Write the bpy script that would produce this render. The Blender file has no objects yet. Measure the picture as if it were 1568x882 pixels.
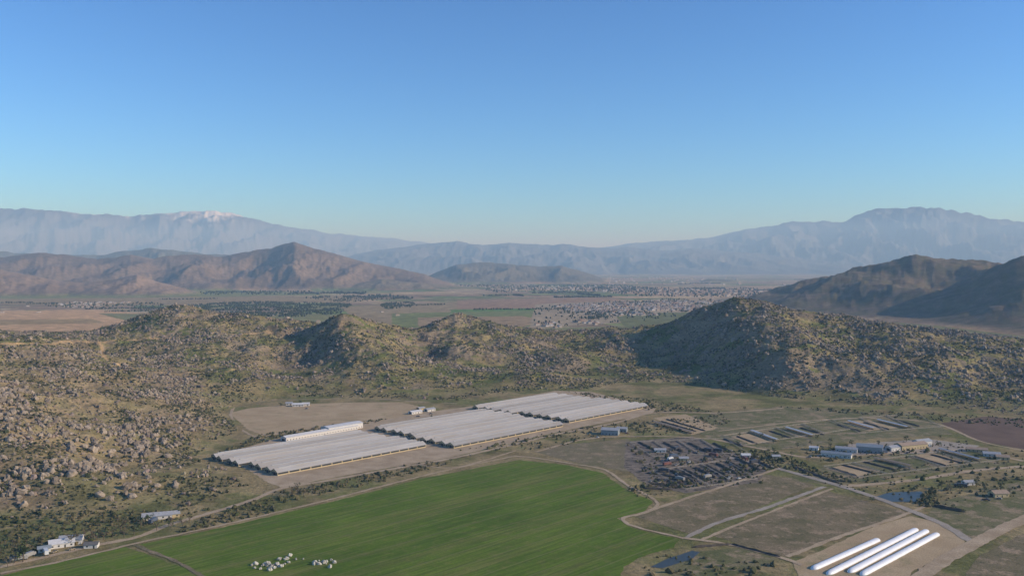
import bpy, math, random
import numpy as np
from mathutils import Vector
random.seed(5); rng=np.random.default_rng(7)
F=1358.0; CX,CY=784.0,441.0; HORIZON=408.0; CAMH=200.0
PITCH=math.atan((CY-HORIZON)/F)
scene=bpy.context.scene
def link(o): scene.collection.objects.link(o); return o

# ---------- survey helper: valley-floor position (metres) ----------
def G(u,v,z=0.0):
    cp,sp=math.cos(PITCH),math.sin(PITCH)
    x=u-CX; y=F*cp+(CY-v)*sp; zz=-F*sp+(CY-v)*cp
    t=(z-CAMH)/zz
    return np.array([x*t,y*t])
def at(u,v,d):
    return ((u-CX)/F*d, d, CAMH+(HORIZON-v)/F*d)

# ---------- noise ----------
def _h(ix,iy,s):
    h=(ix.astype(np.int64)*374761393+iy.astype(np.int64)*668265263+s*974634777)&0xffffffff
    h=((h^(h>>13))*1274126177)&0xffffffff
    return ((h^(h>>16))&0xffff)/65536.0
def pn(x,y,s=0):
    x0=np.floor(x);y0=np.floor(y);fx=x-x0;fy=y-y0
    def g(ix,iy,dx,dy):
        a=_h(ix,iy,s)*2*np.pi
        return np.cos(a)*dx+np.sin(a)*dy
    n00=g(x0,y0,fx,fy);n10=g(x0+1,y0,fx-1,fy);n01=g(x0,y0+1,fx,fy-1);n11=g(x0+1,y0+1,fx-1,fy-1)
    u=fx*fx*fx*(fx*(fx*6-15)+10);v=fy*fy*fy*(fy*(fy*6-15)+10)
    return ((n00*(1-u)+n10*u)*(1-v)+(n01*(1-u)+n11*u)*v)*1.5
def fbm(x,y,o=4,s=0,gain=.5):
    r=0;a=1;t=0
    for i in range(o):
        r=r+a*pn(x,y,s+i*17);t+=a;a*=gain;x=x*2.03+5.1;y=y*2.03+1.7
    return r/t
def ridged(x,y,o=4,s=0,gain=.5):
    r=0;a=1;t=0
    for i in range(o):
        r=r+a*(1-2*np.abs(pn(x,y,s+i*13)));t+=a;a*=gain;x=x*2.1+3.3;y=y*2.1+7.7
    return r/t
def sm(a,b,x):
    t=np.clip((x-a)/(b-a),0,1);return t*t*(3-2*t)
def inpoly(x,y,poly):
    r=np.zeros(x.shape,bool);n=len(poly)
    for i in range(n):
        x1,y1=poly[i];x2,y2=poly[(i+1)%n]
        if y1==y2: continue
        c=((y1>y)!=(y2>y))&(x<(x2-x1)*(y-y1)/(y2-y1)+x1)
        r^=c
    return r

# ---------- near boulder hills: control heights ----------
TOE=[(-500,845),(-100,815),(0,800),(100,800),(200,788),(300,785),(350,768),(415,745),(395,728),(318,702),(335,680),(375,660),(345,632),(380,618),(430,611),(600,611),(660,618),(720,615),(830,598),(880,598),(1000,608),(1070,622),(1100,626),(1200,622),(1350,630),(1450,637),(1568,642),(1900,665),(2300,700)]
toe=[tuple(G(u,v)) for u,v in TOE]
farm=toe+[(900,100),(-700,100)]
S=[(0,520,1500),(-200,520,1350),(-450,530,1250),(0,560,1300),(0,600,1050),(0,680,850),(0,740,760),(-200,620,900),(-200,700,780),(-500,650,800),
(100,540,1450),(100,590,1180),(100,640,980),(100,720,800),(200,650,1020),(200,720,850),(170,565,1400),(250,610,1220),(300,660,1050),(270,720,850),(330,600,1330),
(270,473,1900),(215,512,1960),(160,512,2000),(228,490,1920),(320,482,1880),(350,490,1850),(420,500,1800),(280,540,1600),(200,553,1560),(350,545,1600),(330,520,1700),(400,575,1440),(100,520,1800),(0,512,1800),
(540,485,1750),(515,490,1720),(470,514,1760),(450,520,1760),(590,506,1780),(640,530,1750),(540,520,1620),(560,560,1500),(540,580,1440),(440,578,1480),(440,560,1600),(475,555,1600),(620,590,1420),(480,592,1410),
(700,487,1950),(670,494,1950),(630,514,1960),(780,506,1960),(740,495,1950),(760,560,1650),(700,535,1700),(655,555,1680),(730,592,1440),(660,590,1430),
(860,512,2000),(930,515,1950),(970,514,1930),(900,570,1620),(840,560,1650),(880,540,1800),(820,575,1500),(870,545,1700),
(1010,506,1900),(1060,484,1850),(1100,472,1820),(1140,467,1800),(1190,476,1780),(1230,484,1760),(1300,500,1700),(1400,513,1650),(1480,528,1600),(1568,545,1550),(1700,560,1500),(1900,580,1450),
(1160,495,1660),(1170,525,1560),(1190,552,1460),(1050,530,1760),(1030,556,1680),(1110,562,1560),(1060,575,1560),(985,575,1580),(1300,555,1450),(1400,568,1410),(1500,590,1370),(1130,602,1410),(1250,598,1370),(1400,608,1320),(1050,604,1440),(1260,530,1560),(1320,545,1560),(1370,535,1530)]
pts=[at(*s) for s in S]
for (x,y) in toe: pts.append((x,y,0.0))
for u in range(-700,2200,220):
    for d in (2450,2900): pts.append(((u-CX)/F*d,d,0.0))
pts=np.array(pts)
def rbf_grid(pts,xs,ys,c):
    q=pts[:,:2]/100
    D=np.sqrt(((q[:,None]-q[None])**2).sum(-1)+c*c)
    n=len(q);A=np.zeros((n+1,n+1));A[:n,:n]=D;A[:n,n]=1;A[n,:n]=1
    w=np.linalg.solve(A,np.append(pts[:,2],0))
    X,Y=np.meshgrid(xs/100,ys/100)
    Z=np.full(X.shape,w[n])
    for i in range(n): Z+=w[i]*np.sqrt((X-q[i,0])**2+(Y-q[i,1])**2+c*c)
    return Z
gx=np.arange(-2400,2401,8.0);gy=np.arange(300,3101,8.0)
Z=rbf_grid(pts,gx,gy,.25)
XX,YY=np.meshgrid(gx,gy)
M=(~inpoly(XX,YY,farm)).astype(float)
for _ in range(3):
    M=(M+np.roll(M,1,0)+np.roll(M,-1,0)+np.roll(M,1,1)+np.roll(M,-1,1))/5
NH=np.maximum(Z,0)*M*sm(-2400,-2000,XX)*sm(2400,2000,XX)*sm(2700,2400,YY)*sm(300,450,YY)
def bil(Zg,xs,ys,x,y):
    dx=xs[1]-xs[0];dy=ys[1]-ys[0]
    i=(x-xs[0])/dx;j=(y-ys[0])/dy
    ok=(i>=0)&(j>=0)&(i<len(xs)-1.001)&(j<len(ys)-1.001)
    i=np.clip(i,0,len(xs)-1.001);j=np.clip(j,0,len(ys)-1.001)
    i0=i.astype(int);j0=j.astype(int);a=i-i0;b=j-j0
    r=(Zg[j0,i0]*(1-a)+Zg[j0,i0+1]*a)*(1-b)+(Zg[j0+1,i0]*(1-a)+Zg[j0+1,i0+1]*a)*b
    return np.where(ok,r,0)
def near_h(x,y):
    b=bil(NH,gx,gy,x,y)
    k=np.clip(b/32,0,1)
    n=ridged(x/230,y/230,4,3)*13-2+fbm(x/75,y/75,4,9)*8.0+fbm(x/18,y/18,3,12)*3.6
    return np.maximum(b+n*k,0)
# right mid-distance hills
S2=[(1185,466,3900),(1250,448,4000),(1320,424,4100),(1365,405,4200),(1395,396,4250),(1425,399,4300),(1460,407,4350),(1500,419,4400),(1560,428,4400),(1700,430,4400),(1430,458,3750),(1480,440,3800),(1520,425,3700),(1500,432,3550),(1530,414,3450),(1568,393,3400),(1650,372,3400),(1800,370,3400),(2000,390,3400),(2300,400,3400),
(1395,440,3750),(1340,460,3650),(1280,470,3700),(1480,474,3250),(1568,455,3050),(1700,450,3000),(1430,484,3300)]
p2=[at(*s) for s in S2]
for u,v in [(1150,476),(1200,482),(1300,488),(1380,494),(1440,498),(1500,504),(1568,514),(1700,520),(1900,530),(2300,545)]:
    g=G(u,v);p2.append((g[0],g[1],0.))
for u in range(1100,2400,200): p2.append(((u-CX)/F*5600,5600,0.))
p2+=[((1120-CX)/F*4200,4200,0.),((1100-CX)/F*4900,4900,0.)]
gx2=np.arange(800,5200,25.0);gy2=np.arange(2300,6200,25.0)
Z2=np.maximum(rbf_grid(np.array(p2),gx2,gy2,.6),0)
X2,Y2=np.meshgrid(gx2,gy2);Z2*=sm(6100,5500,Y2)*sm(2300,2600,Y2)*sm(5200,4600,X2)
def mid_h(x,y):
    b=bil(Z2,gx2,gy2,x,y);k=np.clip(b/80,0,1)
    return np.maximum(b+k*(ridged(x/380,y/380,5,33)*38-8+fbm(x/90,y/90,3,31)*8),0)
# far ranges
R=[
([(-600,405),(-300,400),(0,394),(60,387),(110,391),(150,397),(200,390),(235,396),(260,391),(300,389),(340,393),(370,387),(400,382),(430,375),(452,371),(480,379),(510,388),(540,397),(600,409),(650,420),(700,438)],9500,7300,12500,620,1),
([(-600,410),(-200,412),(0,413),(40,420),(90,430),(130,433),(170,428),(210,420),(240,431),(290,443)],6600,5700,7600,330,2),
([(630,436),(670,416),(700,405),(740,401),(780,404),(830,408),(860,407),(900,418),(945,434)],12500,10300,15000,560,3),
([(470,446),(540,436),(585,427),(630,432),(700,438),(740,440)],7900,7300,9000,320,4),
([(1055,436),(1085,427),(1120,428),(1160,434),(1190,436)],11500,10500,13000,500,5),
([(-600,384),(-200,388),(0,385),(60,388),(150,391),(190,384),(235,380),(270,383),(300,387),(360,391),(450,398),(560,408)],14500,12500,17500,700,6),
([(470,412),(540,390),(590,381),(640,375),(700,369),(740,375),(780,371),(830,375),(860,373),(920,381),(960,378),(1010,384),(1060,380),(1130,386),(1200,392),(1300,402)],28000,20500,33000,1500,7),
([(-900,330),(-600,335),(-300,325),(-100,322),(0,319),(60,320),(120,326),(200,331),(250,326),(290,324),(330,323),(370,330),(430,345),(500,356),(560,362),(610,366),(700,376),(800,385),(900,400)],43000,31000,56000,2300,8),
([(800,404),(870,388),(920,379),(980,371),(1060,367),(1100,360),(1150,350),(1210,341),(1290,339),(1325,324),(1355,318),(1400,319),(1440,318),(1470,326),(1530,336),(1568,340),(1700,338),(1900,352),(2300,370)],37000,24500,48000,2000,9),
]
def far_h(x,y):
    yy=np.maximum(y,50);u=CX+F*np.clip(x/yy,-2,2)
    best=np.zeros(x.shape);idx=np.full(x.shape,-1)
    for k,(cr,dp,df,db,sc,sd) in enumerate(R):
        sel=(y>df*.93)&(y<db)&(u>cr[0][0]-40)&(u<cr[-1][0]+40)
        if not sel.any(): continue
        xs,ys,us=x[sel],y[sel],u[sel]
        cu=np.array([c[0] for c in cr],float);cv=np.array([c[1] for c in cr],float)
        v=np.interp(us,cu,cv)
        vb=HORIZON+CAMH*F/dp
        v=vb+(v-vb)*sm(cu[0]-30,cu[0]+10,us)*sm(cu[-1]+30,cu[-1]-10,us)
        hs=np.maximum((CAMH+(HORIZON-v)/F*dp),0)
        wob=fbm(us/70,ys*0+sd,2,sd)*.12
        t=(ys-df)/(dp-df)+wob*np.clip((dp-ys)/(dp-df),0,1)
        tb=(db-ys)/(db-dp)
        spur=ridged(xs/sc/1.2,ys/sc/2.6,6,sd*7,.5)
        tc=np.clip(t,0,1);sh=4*tc*(1-tc)
        f=np.clip(tc**1.5+ (spur-.2)*.42*sh,0,None)
        z=np.where(ys<dp,f*hs,np.clip(tb,0,1)**1.3*hs)
        z=z+np.where(hs>5,1,0)*fbm(xs/sc*3,ys/sc*3,4,sd+50)*hs*.06*np.clip(f,0,1)
        z=np.maximum(z,0)
        bb=best[sel];ii=idx[sel];w=z>bb;bb[w]=z[w];ii[w]=k;best[sel]=bb;idx[sel]=ii
    return best,idx

# ---------- terrain mesh (one sheet to the horizon) ----------
az=np.concatenate([np.linspace(-78,-33,100,endpoint=False),np.linspace(-33,33,1180,endpoint=False),np.linspace(33,78,101)])*math.pi/180
rr=[30.]
while rr[-1]<450: rr.append(rr[-1]*1.03)
while rr[-1]<3200: rr.append(rr[-1]*1.0028)
while rr[-1]<95000: rr.append(rr[-1]*1.0082)
rr=np.array(rr)
A,Rr=np.meshgrid(az,rr)
TX=(Rr*np.sin(A)).ravel();TY=(Rr*np.cos(A)).ravel()
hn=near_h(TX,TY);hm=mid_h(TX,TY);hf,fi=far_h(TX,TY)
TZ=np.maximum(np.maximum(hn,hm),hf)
def lerp(a,b,t): return a+(b-a)*t[:,None]
def col(*c): return np.array(c,float)[None,:]
g2=TZ.reshape(A.shape);sl=np.abs(np.gradient(g2,axis=0))/np.maximum(np.gradient(Rr,axis=0),.1)
sl=sl.ravel()
N1=fbm(TX/400,TY/400,4,71);N2=fbm(TX/70,TY/70,4,72);N3=fbm(TX/18,TY/18,3,73)
C=lerp(col(.22,.18,.105),col(.125,.13,.055),sm(-.25,.3,N2+.5*N3+.3*N1))
ca,sa=math.cos(.35),math.sin(.35)
px=(TX*ca+TY*sa);py=(-TX*sa+TY*ca)
cell=np.floor(px/520+.5*_h(np.floor(py/380),py*0,3));cy=np.floor(py/380)
hh=_h(cell,cy,11)
pal=np.array([(.28,.20,.13),(.15,.15,.075),(.22,.16,.11),(.19,.17,.10),(.32,.24,.16),(.12,.14,.06),(.24,.18,.13),(.17,.13,.09)])
FC=pal[(hh*8).astype(int)%8]
c2=np.floor(px/170+hh*3);r2=np.floor(py/126.67);h2=_h(c2,r2,21);FC=FC*(.74+.55*h2[:,None])+(h2[:,None]>.86)*np.array([[.0,.03,.0]])
fy_=py/380-np.floor(py/380);FC=np.where((fy_<.035)[:,None],np.array([[.30,.245,.18]]),FC)
fx_=px/1040-np.floor(px/1040);FC=np.where((fx_<.012)[:,None],np.array([[.30,.245,.18]]),FC)
FC=FC*(1+.25*N1[:,None])
C=lerp(C,FC,sm(2300,2700,TY))
def paint(poly,c,amt=1.0,jit=6):
    global C
    P=[tuple(G(u,v)) for u,v in poly]
    x0=min(p[0] for p in P)-60;x1=max(p[0] for p in P)+60;y0=min(p[1] for p in P)-60;y1=max(p[1] for p in P)+60
    s=np.where((TX>x0)&(TX<x1)&(TY>y0)&(TY<y1))[0]
    m=inpoly(TX[s]+N3[s]*jit,TY[s]+N2[s]*jit,P)
    s=s[m];C[s]=C[s]*(1-amt)+np.array(c)*amt*(1+.3*N2[s][:,None]+.15*N1[s][:,None])
paint([(0,476),(150,474),(215,480),(250,500),(150,520),(0,512)],(.42,.28,.165))
paint([(0,490),(140,488),(160,494),(0,498)],(.27,.20,.11))
paint([(-400,476),(0,476),(0,512),(-400,520)],(.35,.25,.15))
paint([(150,480),(520,482),(560,495),(420,508),(230,500)],(.17,.17,.08))
paint([(520,470),(700,462),(760,476),(640,500),(560,500)],(.24,.19,.12))
paint([(600,480),(840,474),(900,482),(820,500),(600,502)],(.15,.17,.07))
paint([(700,460),(900,455),(1010,462),(900,472),(700,474)],(.25,.17,.12))
paint([(640,486),(800,484),(840,492),(800,500),(640,500)],(.26,.19,.12))
paint([(690,474),(860,471),(850,475),(690,478)],(.10,.17,.05))
paint([(0,436),(420,446),(520,452),(0,458)],(.16,.17,.075))
paint([(0,458),(520,453),(560,461),(300,468),(0,466)],(.23,.18,.11))
paint([(820,466),(1010,458),(1200,460),(1180,476),(1010,490),(810,503)],(.28,.23,.17))
paint([(860,440),(1560,443),(1560,452),(1000,452)],(.28,.19,.13),.8)
paint([(1180,476),(1300,488),(1440,499),(1568,515),(1900,531),(1900,548),(1568,530),(1250,498)],(.15,.15,.075))
paint([(1400,514),(1568,524),(1900,548),(1900,600),(1568,560)],(.18,.12,.085))
paint([(940,480),(1060,478),(1090,500),(960,505)],(.13,.14,.065))
hill=sm(1.0,6,hn)
rockn=sm(-.12,.25,fbm(TX/120,TY/120,4,81)+.25*N3+ .9*sm(.25,.6,sl)-.22)
grass=lerp(col(.105,.118,.042),col(.22,.18,.095),sm(-.3,.25,N2+.3*N3))
HC=lerp(grass,col(.20,.16,.115),rockn)
dry=sm(-150,-520,TX)*sm(1500,1150,TY)
HC=lerp(HC,col(.27,.205,.135),dry*.55)
C=lerp(C,HC,hill)
mm=sm(1,12,hm);C=lerp(C,lerp(col(.125,.10,.078),col(.10,.092,.062),sm(-.2,.2,N2)),mm)
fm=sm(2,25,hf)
fcols=np.array([(.15,.115,.09),(.20,.15,.118),(.12,.11,.085),(.15,.125,.09),(.12,.11,.08),(.12,.12,.09),(.10,.11,.125),(.11,.125,.15),(.09,.11,.14),(.2,.2,.2)])  # the three farthest ranges carry blue distance haze in their colour
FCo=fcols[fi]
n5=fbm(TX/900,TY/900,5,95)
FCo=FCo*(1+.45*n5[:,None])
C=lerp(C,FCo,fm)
uu=CX+F*TX/np.maximum(TY,50)
snow=(fi==7)*sm(2610,2950,TZ+800*fbm(TX/700,TY/700,5,55)+320*sm(235,300,uu)*sm(390,340,uu))*sm(100,120,uu)*sm(400,380,uu)
C=lerp(C,col(.55,.57,.61),np.clip(snow,0,1))
def hit(u,v):
    d=np.arange(650,2400,3.0);x,y,z=at(u,v,d);h=near_h(x,y);k=np.where(h>=z)[0]
    i=k[0] if len(k) else len(d)-1
    return np.array([x[i],y[i]])
SEG=[]
def trail(pix,w,c,amt=.9):
    q=[(p[0],p[1]) for p in pix];q2=[]
    for a_,b_ in zip(q[:-1],q[1:]):
        for t in (0,.25,.5,.75): q2.append((a_[0]+(b_[0]-a_[0])*t,a_[1]+(b_[1]-a_[1])*t))
    P=[hit(*p) for p in q2+[q[-1]]];P=[P[0]]+[(P[i-1]+P[i]+P[i+1])/3 for i in range(1,len(P)-1)]+[P[-1]]
    SEG.extend([(*a_,*b_,w) for a_,b_ in zip(P[:-1],P[1:]) if np.hypot(*(a_-b_))<160])
    P2=P;P=[P2[0]]
    for p in P2[1:]:
        if np.hypot(*(p-P[-1]))<160: P.append(p)
    for (ax,ay),(bx,by) in zip(P[:-1],P[1:]):
        s=np.where((TX>min(ax,bx)-30)&(TX<max(ax,bx)+30)&(TY>min(ay,by)-30)&(TY<max(ay,by)+30))[0]
        if len(s)==0: continue
        dx,dy=bx-ax,by-ay;t=np.clip(((TX[s]-ax)*dx+(TY[s]-ay)*dy)/(dx*dx+dy*dy+1e-6),0,1)
        d=np.hypot(TX[s]-ax-t*dx+N2[s]*4,TY[s]-ay-t*dy+N3[s]*4)
        m=sm(w,w*.4,d)*amt
        C[s]=C[s]*(1-m[:,None])+np.array(c)*m[:,None]
tc=(.34,.24,.14)
trail([(0,528),(60,527),(110,524),(150,523),(190,522),(230,519),(280,516),(330,511),(380,512),(420,508)],6,tc)
trail([(150,523),(156,535),(158,548),(172,556),(205,566)],4.5,tc)
trail([(524,494),(520,502),(540,510),(560,520)],4,tc,.6)
trail([(745,512),(712,524),(690,530),(650,524),(615,520)],4,tc,.6)
trail([(205,566),(260,575),(330,570),(400,566)],3.5,tc,.45)
C=np.clip(C*np.array([[1.28,1.22,1.10]]),0.01,.95)
def grid_mesh(name,TX,TY,TZ,shape):
    nr,nc=shape;me=bpy.data.meshes.new(name);me.vertices.add(nr*nc)
    me.vertices.foreach_set('co',np.stack([TX,TY,TZ],1).astype(np.float32).ravel())
    i=np.arange((nr-1)*nc).reshape(nr-1,nc)[:,:-1].ravel()
    q=np.stack([i,i+1,i+nc+1,i+nc],1).astype(np.int32)
    me.loops.add(q.size);me.loops.foreach_set('vertex_index',q.ravel())
    me.polygons.add(len(q));me.polygons.foreach_set('loop_start',np.arange(len(q),dtype=np.int32)*4)
    me.polygons.foreach_set('use_smooth',np.ones(len(q),bool))
    me.update(calc_edges=True);return me
me=grid_mesh('ground',TX,TY,TZ,A.shape)
at_=me.attributes.new('Col','FLOAT_COLOR','POINT')
at_.data.foreach_set('color',np.concatenate([C,np.ones((len(C),1))],1).astype(np.float32).ravel())
ah=me.attributes.new('hill','FLOAT','POINT');ah.data.foreach_set('value',hill.astype(np.float32))
ground=link(bpy.data.objects.new('ground_terrain',me))

# ---------- materials ----------
def newmat(n):
    m=bpy.data.materials.new(n);m.use_nodes=True;nt=m.node_tree
    return m,nt,nt.nodes['Principled BSDF']
def nd(nt,t,**k):
    n=nt.nodes.new(t)
    for a,b in k.items():
        if hasattr(n,a) and not a[0].isupper(): setattr(n,a,b)
        else: n.inputs[a].default_value=b
    return n
def mixc(nt,fac,a,b,mode='MIX'):
    n=nt.nodes.new('ShaderNodeMix');n.data_type='RGBA';n.blend_type=mode
    for s,v in ((0,fac),(6,a),(7,b)):
        if hasattr(v,'is_linked') : nt.links.new(v,n.inputs[s])
        elif s==0: n.inputs[0].default_value=v
        else: n.inputs[s].default_value=(*v,1)
    return n.outputs[2]
def ramp(nt,src,a,b,lo=0,hi=1):
    n=nt.nodes.new('ShaderNodeMapRange');n.inputs[1].default_value=a;n.inputs[2].default_value=b;n.inputs[3].default_value=lo;n.inputs[4].default_value=hi
    nt.links.new(src,n.inputs[0]);return n.outputs[0]
def pos(nt,sc=None,rot=0):
    g=nt.nodes.new('ShaderNodeNewGeometry').outputs['Position']
    if sc:
        m=nt.nodes.new('ShaderNodeMapping');m.vector_type='POINT';m.inputs['Scale'].default_value=sc
        r=nt.nodes.new('ShaderNodeVectorRotate');r.rotation_type='Z_AXIS';r.inputs['Angle'].default_value=rot
        nt.links.new(g,r.inputs['Vector']);nt.links.new(r.outputs[0],m.inputs[0]);return m.outputs[0]
    return g
def noise(nt,sc,det=5,vec=None,rough=.6):
    n=nt.nodes.new('ShaderNodeTexNoise');n.inputs['Scale'].default_value=sc;n.inputs['Detail'].default_value=det;n.inputs['Roughness'].default_value=rough
    nt.links.new(vec if vec is not None else pos(nt),n.inputs['Vector']);return n.outputs[0]
def bump(nt,b,src,s,d):
    n=nt.nodes.new('ShaderNodeBump');n.inputs['Strength'].default_value=s;n.inputs['Distance'].default_value=d
    nt.links.new(src,n.inputs['Height']);nt.links.new(n.outputs[0],b.inputs['Normal'])
def soil(name,c1,c2,sc=.05,c3=None,sc3=.3,t3=(.55,.7),rough=.95,st=None,bd=.3):
    m,nt,b=newmat(name);b.inputs['Roughness'].default_value=rough;b.inputs['Specular IOR Level'].default_value=.1
    v=pos(nt,*st) if st else None
    n=noise(nt,sc,7,v);c=mixc(nt,ramp(nt,n,.36,.64),c1,c2)
    if c3: c=mixc(nt,ramp(nt,noise(nt,sc3,5),*t3),c,c3)
    n2=noise(nt,.9,4);c=mixc(nt,1,c,mixc(nt,ramp(nt,n2,.3,.7),(.75,.75,.75),(1.2,1.2,1.2)),'MULTIPLY')
    nt.links.new(c,b.inputs['Base Color']);bump(nt,b,n2,.6,bd);return m
def soil2(name,c1,c2,sc,c3,sc3,t3):
    m,nt,b=newmat(name);b.inputs['Roughness'].default_value=.95;b.inputs['Specular IOR Level'].default_value=.1
    n=noise(nt,sc,8,None,.65);c=mixc(nt,ramp(nt,n,.4,.6),c1,c2)
    c=mixc(nt,ramp(nt,noise(nt,sc3,7,None,.68),*t3),c,c3)
    c=mixc(nt,ramp(nt,noise(nt,.16,6,None,.7),.56,.66,0,.75),c,(.055,.06,.025))
    n2=noise(nt,.6,5,None,.7);c=mixc(nt,1,c,mixc(nt,ramp(nt,n2,.32,.68),(.68,.68,.68),(1.28,1.28,1.28)),'MULTIPLY')
    nt.links.new(c,b.inputs['Base Color']);bump(nt,b,n2,.8,.5);return m
m,nt,b=newmat('ground_mat');b.inputs['Roughness'].default_value=.97;b.inputs['Specular IOR Level'].default_value=.05
a=nd(nt,'ShaderNodeAttribute',attribute_name='Col').outputs['Color'];h=nd(nt,'ShaderNodeAttribute',attribute_name='hill').outputs['Fac']
n1=noise(nt,.025,8);c=mixc(nt,1,a,mixc(nt,ramp(nt,n1,.3,.7),(.65,.65,.62),(1.35,1.35,1.35)),'MULTIPLY')
n2=noise(nt,.22,6,None,.7);c=mixc(nt,1,c,mixc(nt,ramp(nt,n2,.3,.7),(.6,.62,.6),(1.35,1.33,1.3)),'MULTIPLY')
vo=nd(nt,'ShaderNodeTexVoronoi');vo.inputs['Scale'].default_value=.23;nt.links.new(pos(nt),vo.inputs['Vector'])
spk=ramp(nt,vo.outputs['Distance'],.42,.25)
msk=ramp(nt,noise(nt,.03,4),.5,.62)
mu=nt.nodes.new('ShaderNodeMath');mu.operation='MULTIPLY';nt.links.new(spk,mu.inputs[0]);nt.links.new(msk,mu.inputs[1])
mu2=nt.nodes.new('ShaderNodeMath');mu2.operation='MULTIPLY';nt.links.new(mu.outputs[0],mu2.inputs[0]);nt.links.new(h,mu2.inputs[1])
c=mixc(nt,mu2.outputs[0],c,(.045,.05,.025))
nt.links.new(c,b.inputs['Base Color']);bump(nt,b,n2,.9,1.6)
me.materials.append(m)

M={}
def cropmat(name,c1,c2,c3,ang):
    m,nt,b=newmat(name);b.inputs['Roughness'].default_value=.9;b.inputs['Specular IOR Level'].default_value=.1
    v=pos(nt,(.06,1,1),ang)
    s1=noise(nt,.05,6,v);s2=noise(nt,.35,4,v);n=noise(nt,.012,6);n9=noise(nt,.12,6)
    c=mixc(nt,ramp(nt,n,.38,.62),c1,c2);c=mixc(nt,ramp(nt,s1,.48,.72,0,.8),c,c3)
    c=mixc(nt,ramp(nt,n9,.5,.75,0,.6),c,c3)
    c=mixc(nt,1,c,mixc(nt,ramp(nt,s2,.35,.65),(.76,.78,.76),(1.22,1.2,1.22)),'MULTIPLY')
    n8=noise(nt,.5,5,None,.7);c=mixc(nt,1,c,mixc(nt,ramp(nt,n8,.35,.65),(.86,.86,.86),(1.14,1.14,1.14)),'MULTIPLY')
    w=nt.nodes.new('ShaderNodeTexWave');w.bands_direction='Y';w.inputs['Scale'].default_value=.014;w.inputs['Distortion'].default_value=.2
    nt.links.new(pos(nt,(1,1,1),ang),w.inputs['Vector'])
    c=mixc(nt,ramp(nt,w.outputs[1],.985,1.0,0,.5),c,(.20,.18,.08))
    nt.links.new(c,b.inputs['Base Color']);bump(nt,b,s2,.4,.2);return m
M['crop']=cropmat('crop_mat',(.080,.132,.012),(.120,.175,.020),(.185,.165,.055),-.79)
M['dirt']=soil('dirt_mat',(.36,.27,.17),(.48,.37,.245),.06)
M['tan']=soil('tan_mat',(.39,.285,.165),(.47,.355,.215),.03,(.30,.25,.13),.05,(.55,.7))
M['pave']=soil('gravel_mat',(.31,.265,.21),(.40,.345,.28),.08)
M['plot']=soil2('plot_mat',(.15,.13,.065),(.23,.18,.105),.03,(.33,.245,.155),.07,(.52,.62))
M['plotg']=soil2('plot_green_mat',(.125,.13,.05),(.20,.175,.09),.025,(.31,.235,.145),.06,(.50,.61))
M['yard']=soil('yard_mat',(.15,.125,.095),(.26,.21,.16),.06,(.07,.06,.046),.15,(.52,.62))
M['plow']=soil('plow_mat',(.13,.085,.06),(.18,.12,.085),.03)
M['scrub']=soil2('scrub_mat',(.22,.175,.105),(.15,.14,.07),.04,(.33,.25,.16),.08,(.5,.62))
M['water']=newmat('water_mat')[0];b=M['water'].node_tree.nodes['Principled BSDF'];b.inputs['Base Color'].default_value=(.05,.058,.055,1);b.inputs['Roughness'].default_value=.3;b.inputs['Specular IOR Level'].default_value=.14
nt=M['water'].node_tree;bump(nt,b,noise(nt,.8,3),.15,.05)
def plain(name,c,rough=.7,var=.2,sc=.6,metal=0):
    m,nt,b=newmat(name);b.inputs['Roughness'].default_value=rough;b.inputs['Metallic'].default_value=metal
    n=noise(nt,sc,4);k=mixc(nt,ramp(nt,n,.3,.7),tuple(x*(1-var) for x in c),tuple(min(.95,x*(1+var)) for x in c))
    nt.links.new(k,b.inputs['Base Color']);return m
def roofmat(name,c,ang):
    m,nt,b=newmat(name);b.inputs['Roughness'].default_value=.5
    v=pos(nt,(.1,1,1),ang);n=noise(nt,.5,5,v);n2=noise(nt,.03,3)
    oi=nt.nodes.new('ShaderNodeObjectInfo').outputs['Random']
    k=mixc(nt,ramp(nt,n,.3,.7),tuple(x*.78 for x in c),c);k=mixc(nt,ramp(nt,n2,.4,.65,0,.7),k,tuple(x*q for x,q in zip(c,(.85,.79,.70))))
    k=mixc(nt,1,k,mixc(nt,oi,(.78,.78,.78),(1.1,1.1,1.1)),'MULTIPLY')
    nt.links.new(k,b.inputs['Base Color']);return m
M['roofw']=roofmat('barn_roof_mat',(.44,.415,.38),-.8)
M['roofg']=plain('grey_roof_mat',(.36,.36,.36),.5)
M['roofwhite']=plain('white_roof_mat',(.60,.585,.56),.5,.1)
M['roofb']=plain('blue_metal_mat',(.24,.27,.285),.5,.1)
M['rooft']=plain('tan_roof_mat',(.33,.24,.17),.8)
M['roofd']=plain('dark_roof_mat',(.13,.12,.11),.8)
M['wallw']=plain('white_wall_mat',(.58,.55,.5),.8,.1)
M['wallt']=plain('tan_wall_mat',(.46,.36,.2),.8,.15)
M['dark']=plain('dark_opening_mat',(.03,.03,.03),.8)
M['bag']=plain('white_plastic_mat',(.78,.78,.77),.4,.05,.3)
M['compost']=plain('compost_mat',(.07,.055,.04),1,.4,.5)
M['wood']=plain('post_mat',(.2,.15,.1),.9)
M['tyre']=plain('tyre_mat',(.02,.02,.02),.8)
M['glass']=plain('glass_mat',(.03,.04,.05),.1)
M['fence']=plain('fence_mat',(.42,.36,.28),.9)
for nm,c in (('carw',(.6,.6,.58)),('cark',(.05,.05,.06)),('carr',(.16,.06,.045)),('carb',(.08,.10,.14)),('carg',(.28,.27,.25)),('cary',(.30,.24,.15))): M[nm]=plain(nm+'_paint',c,.4,.05)

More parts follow.
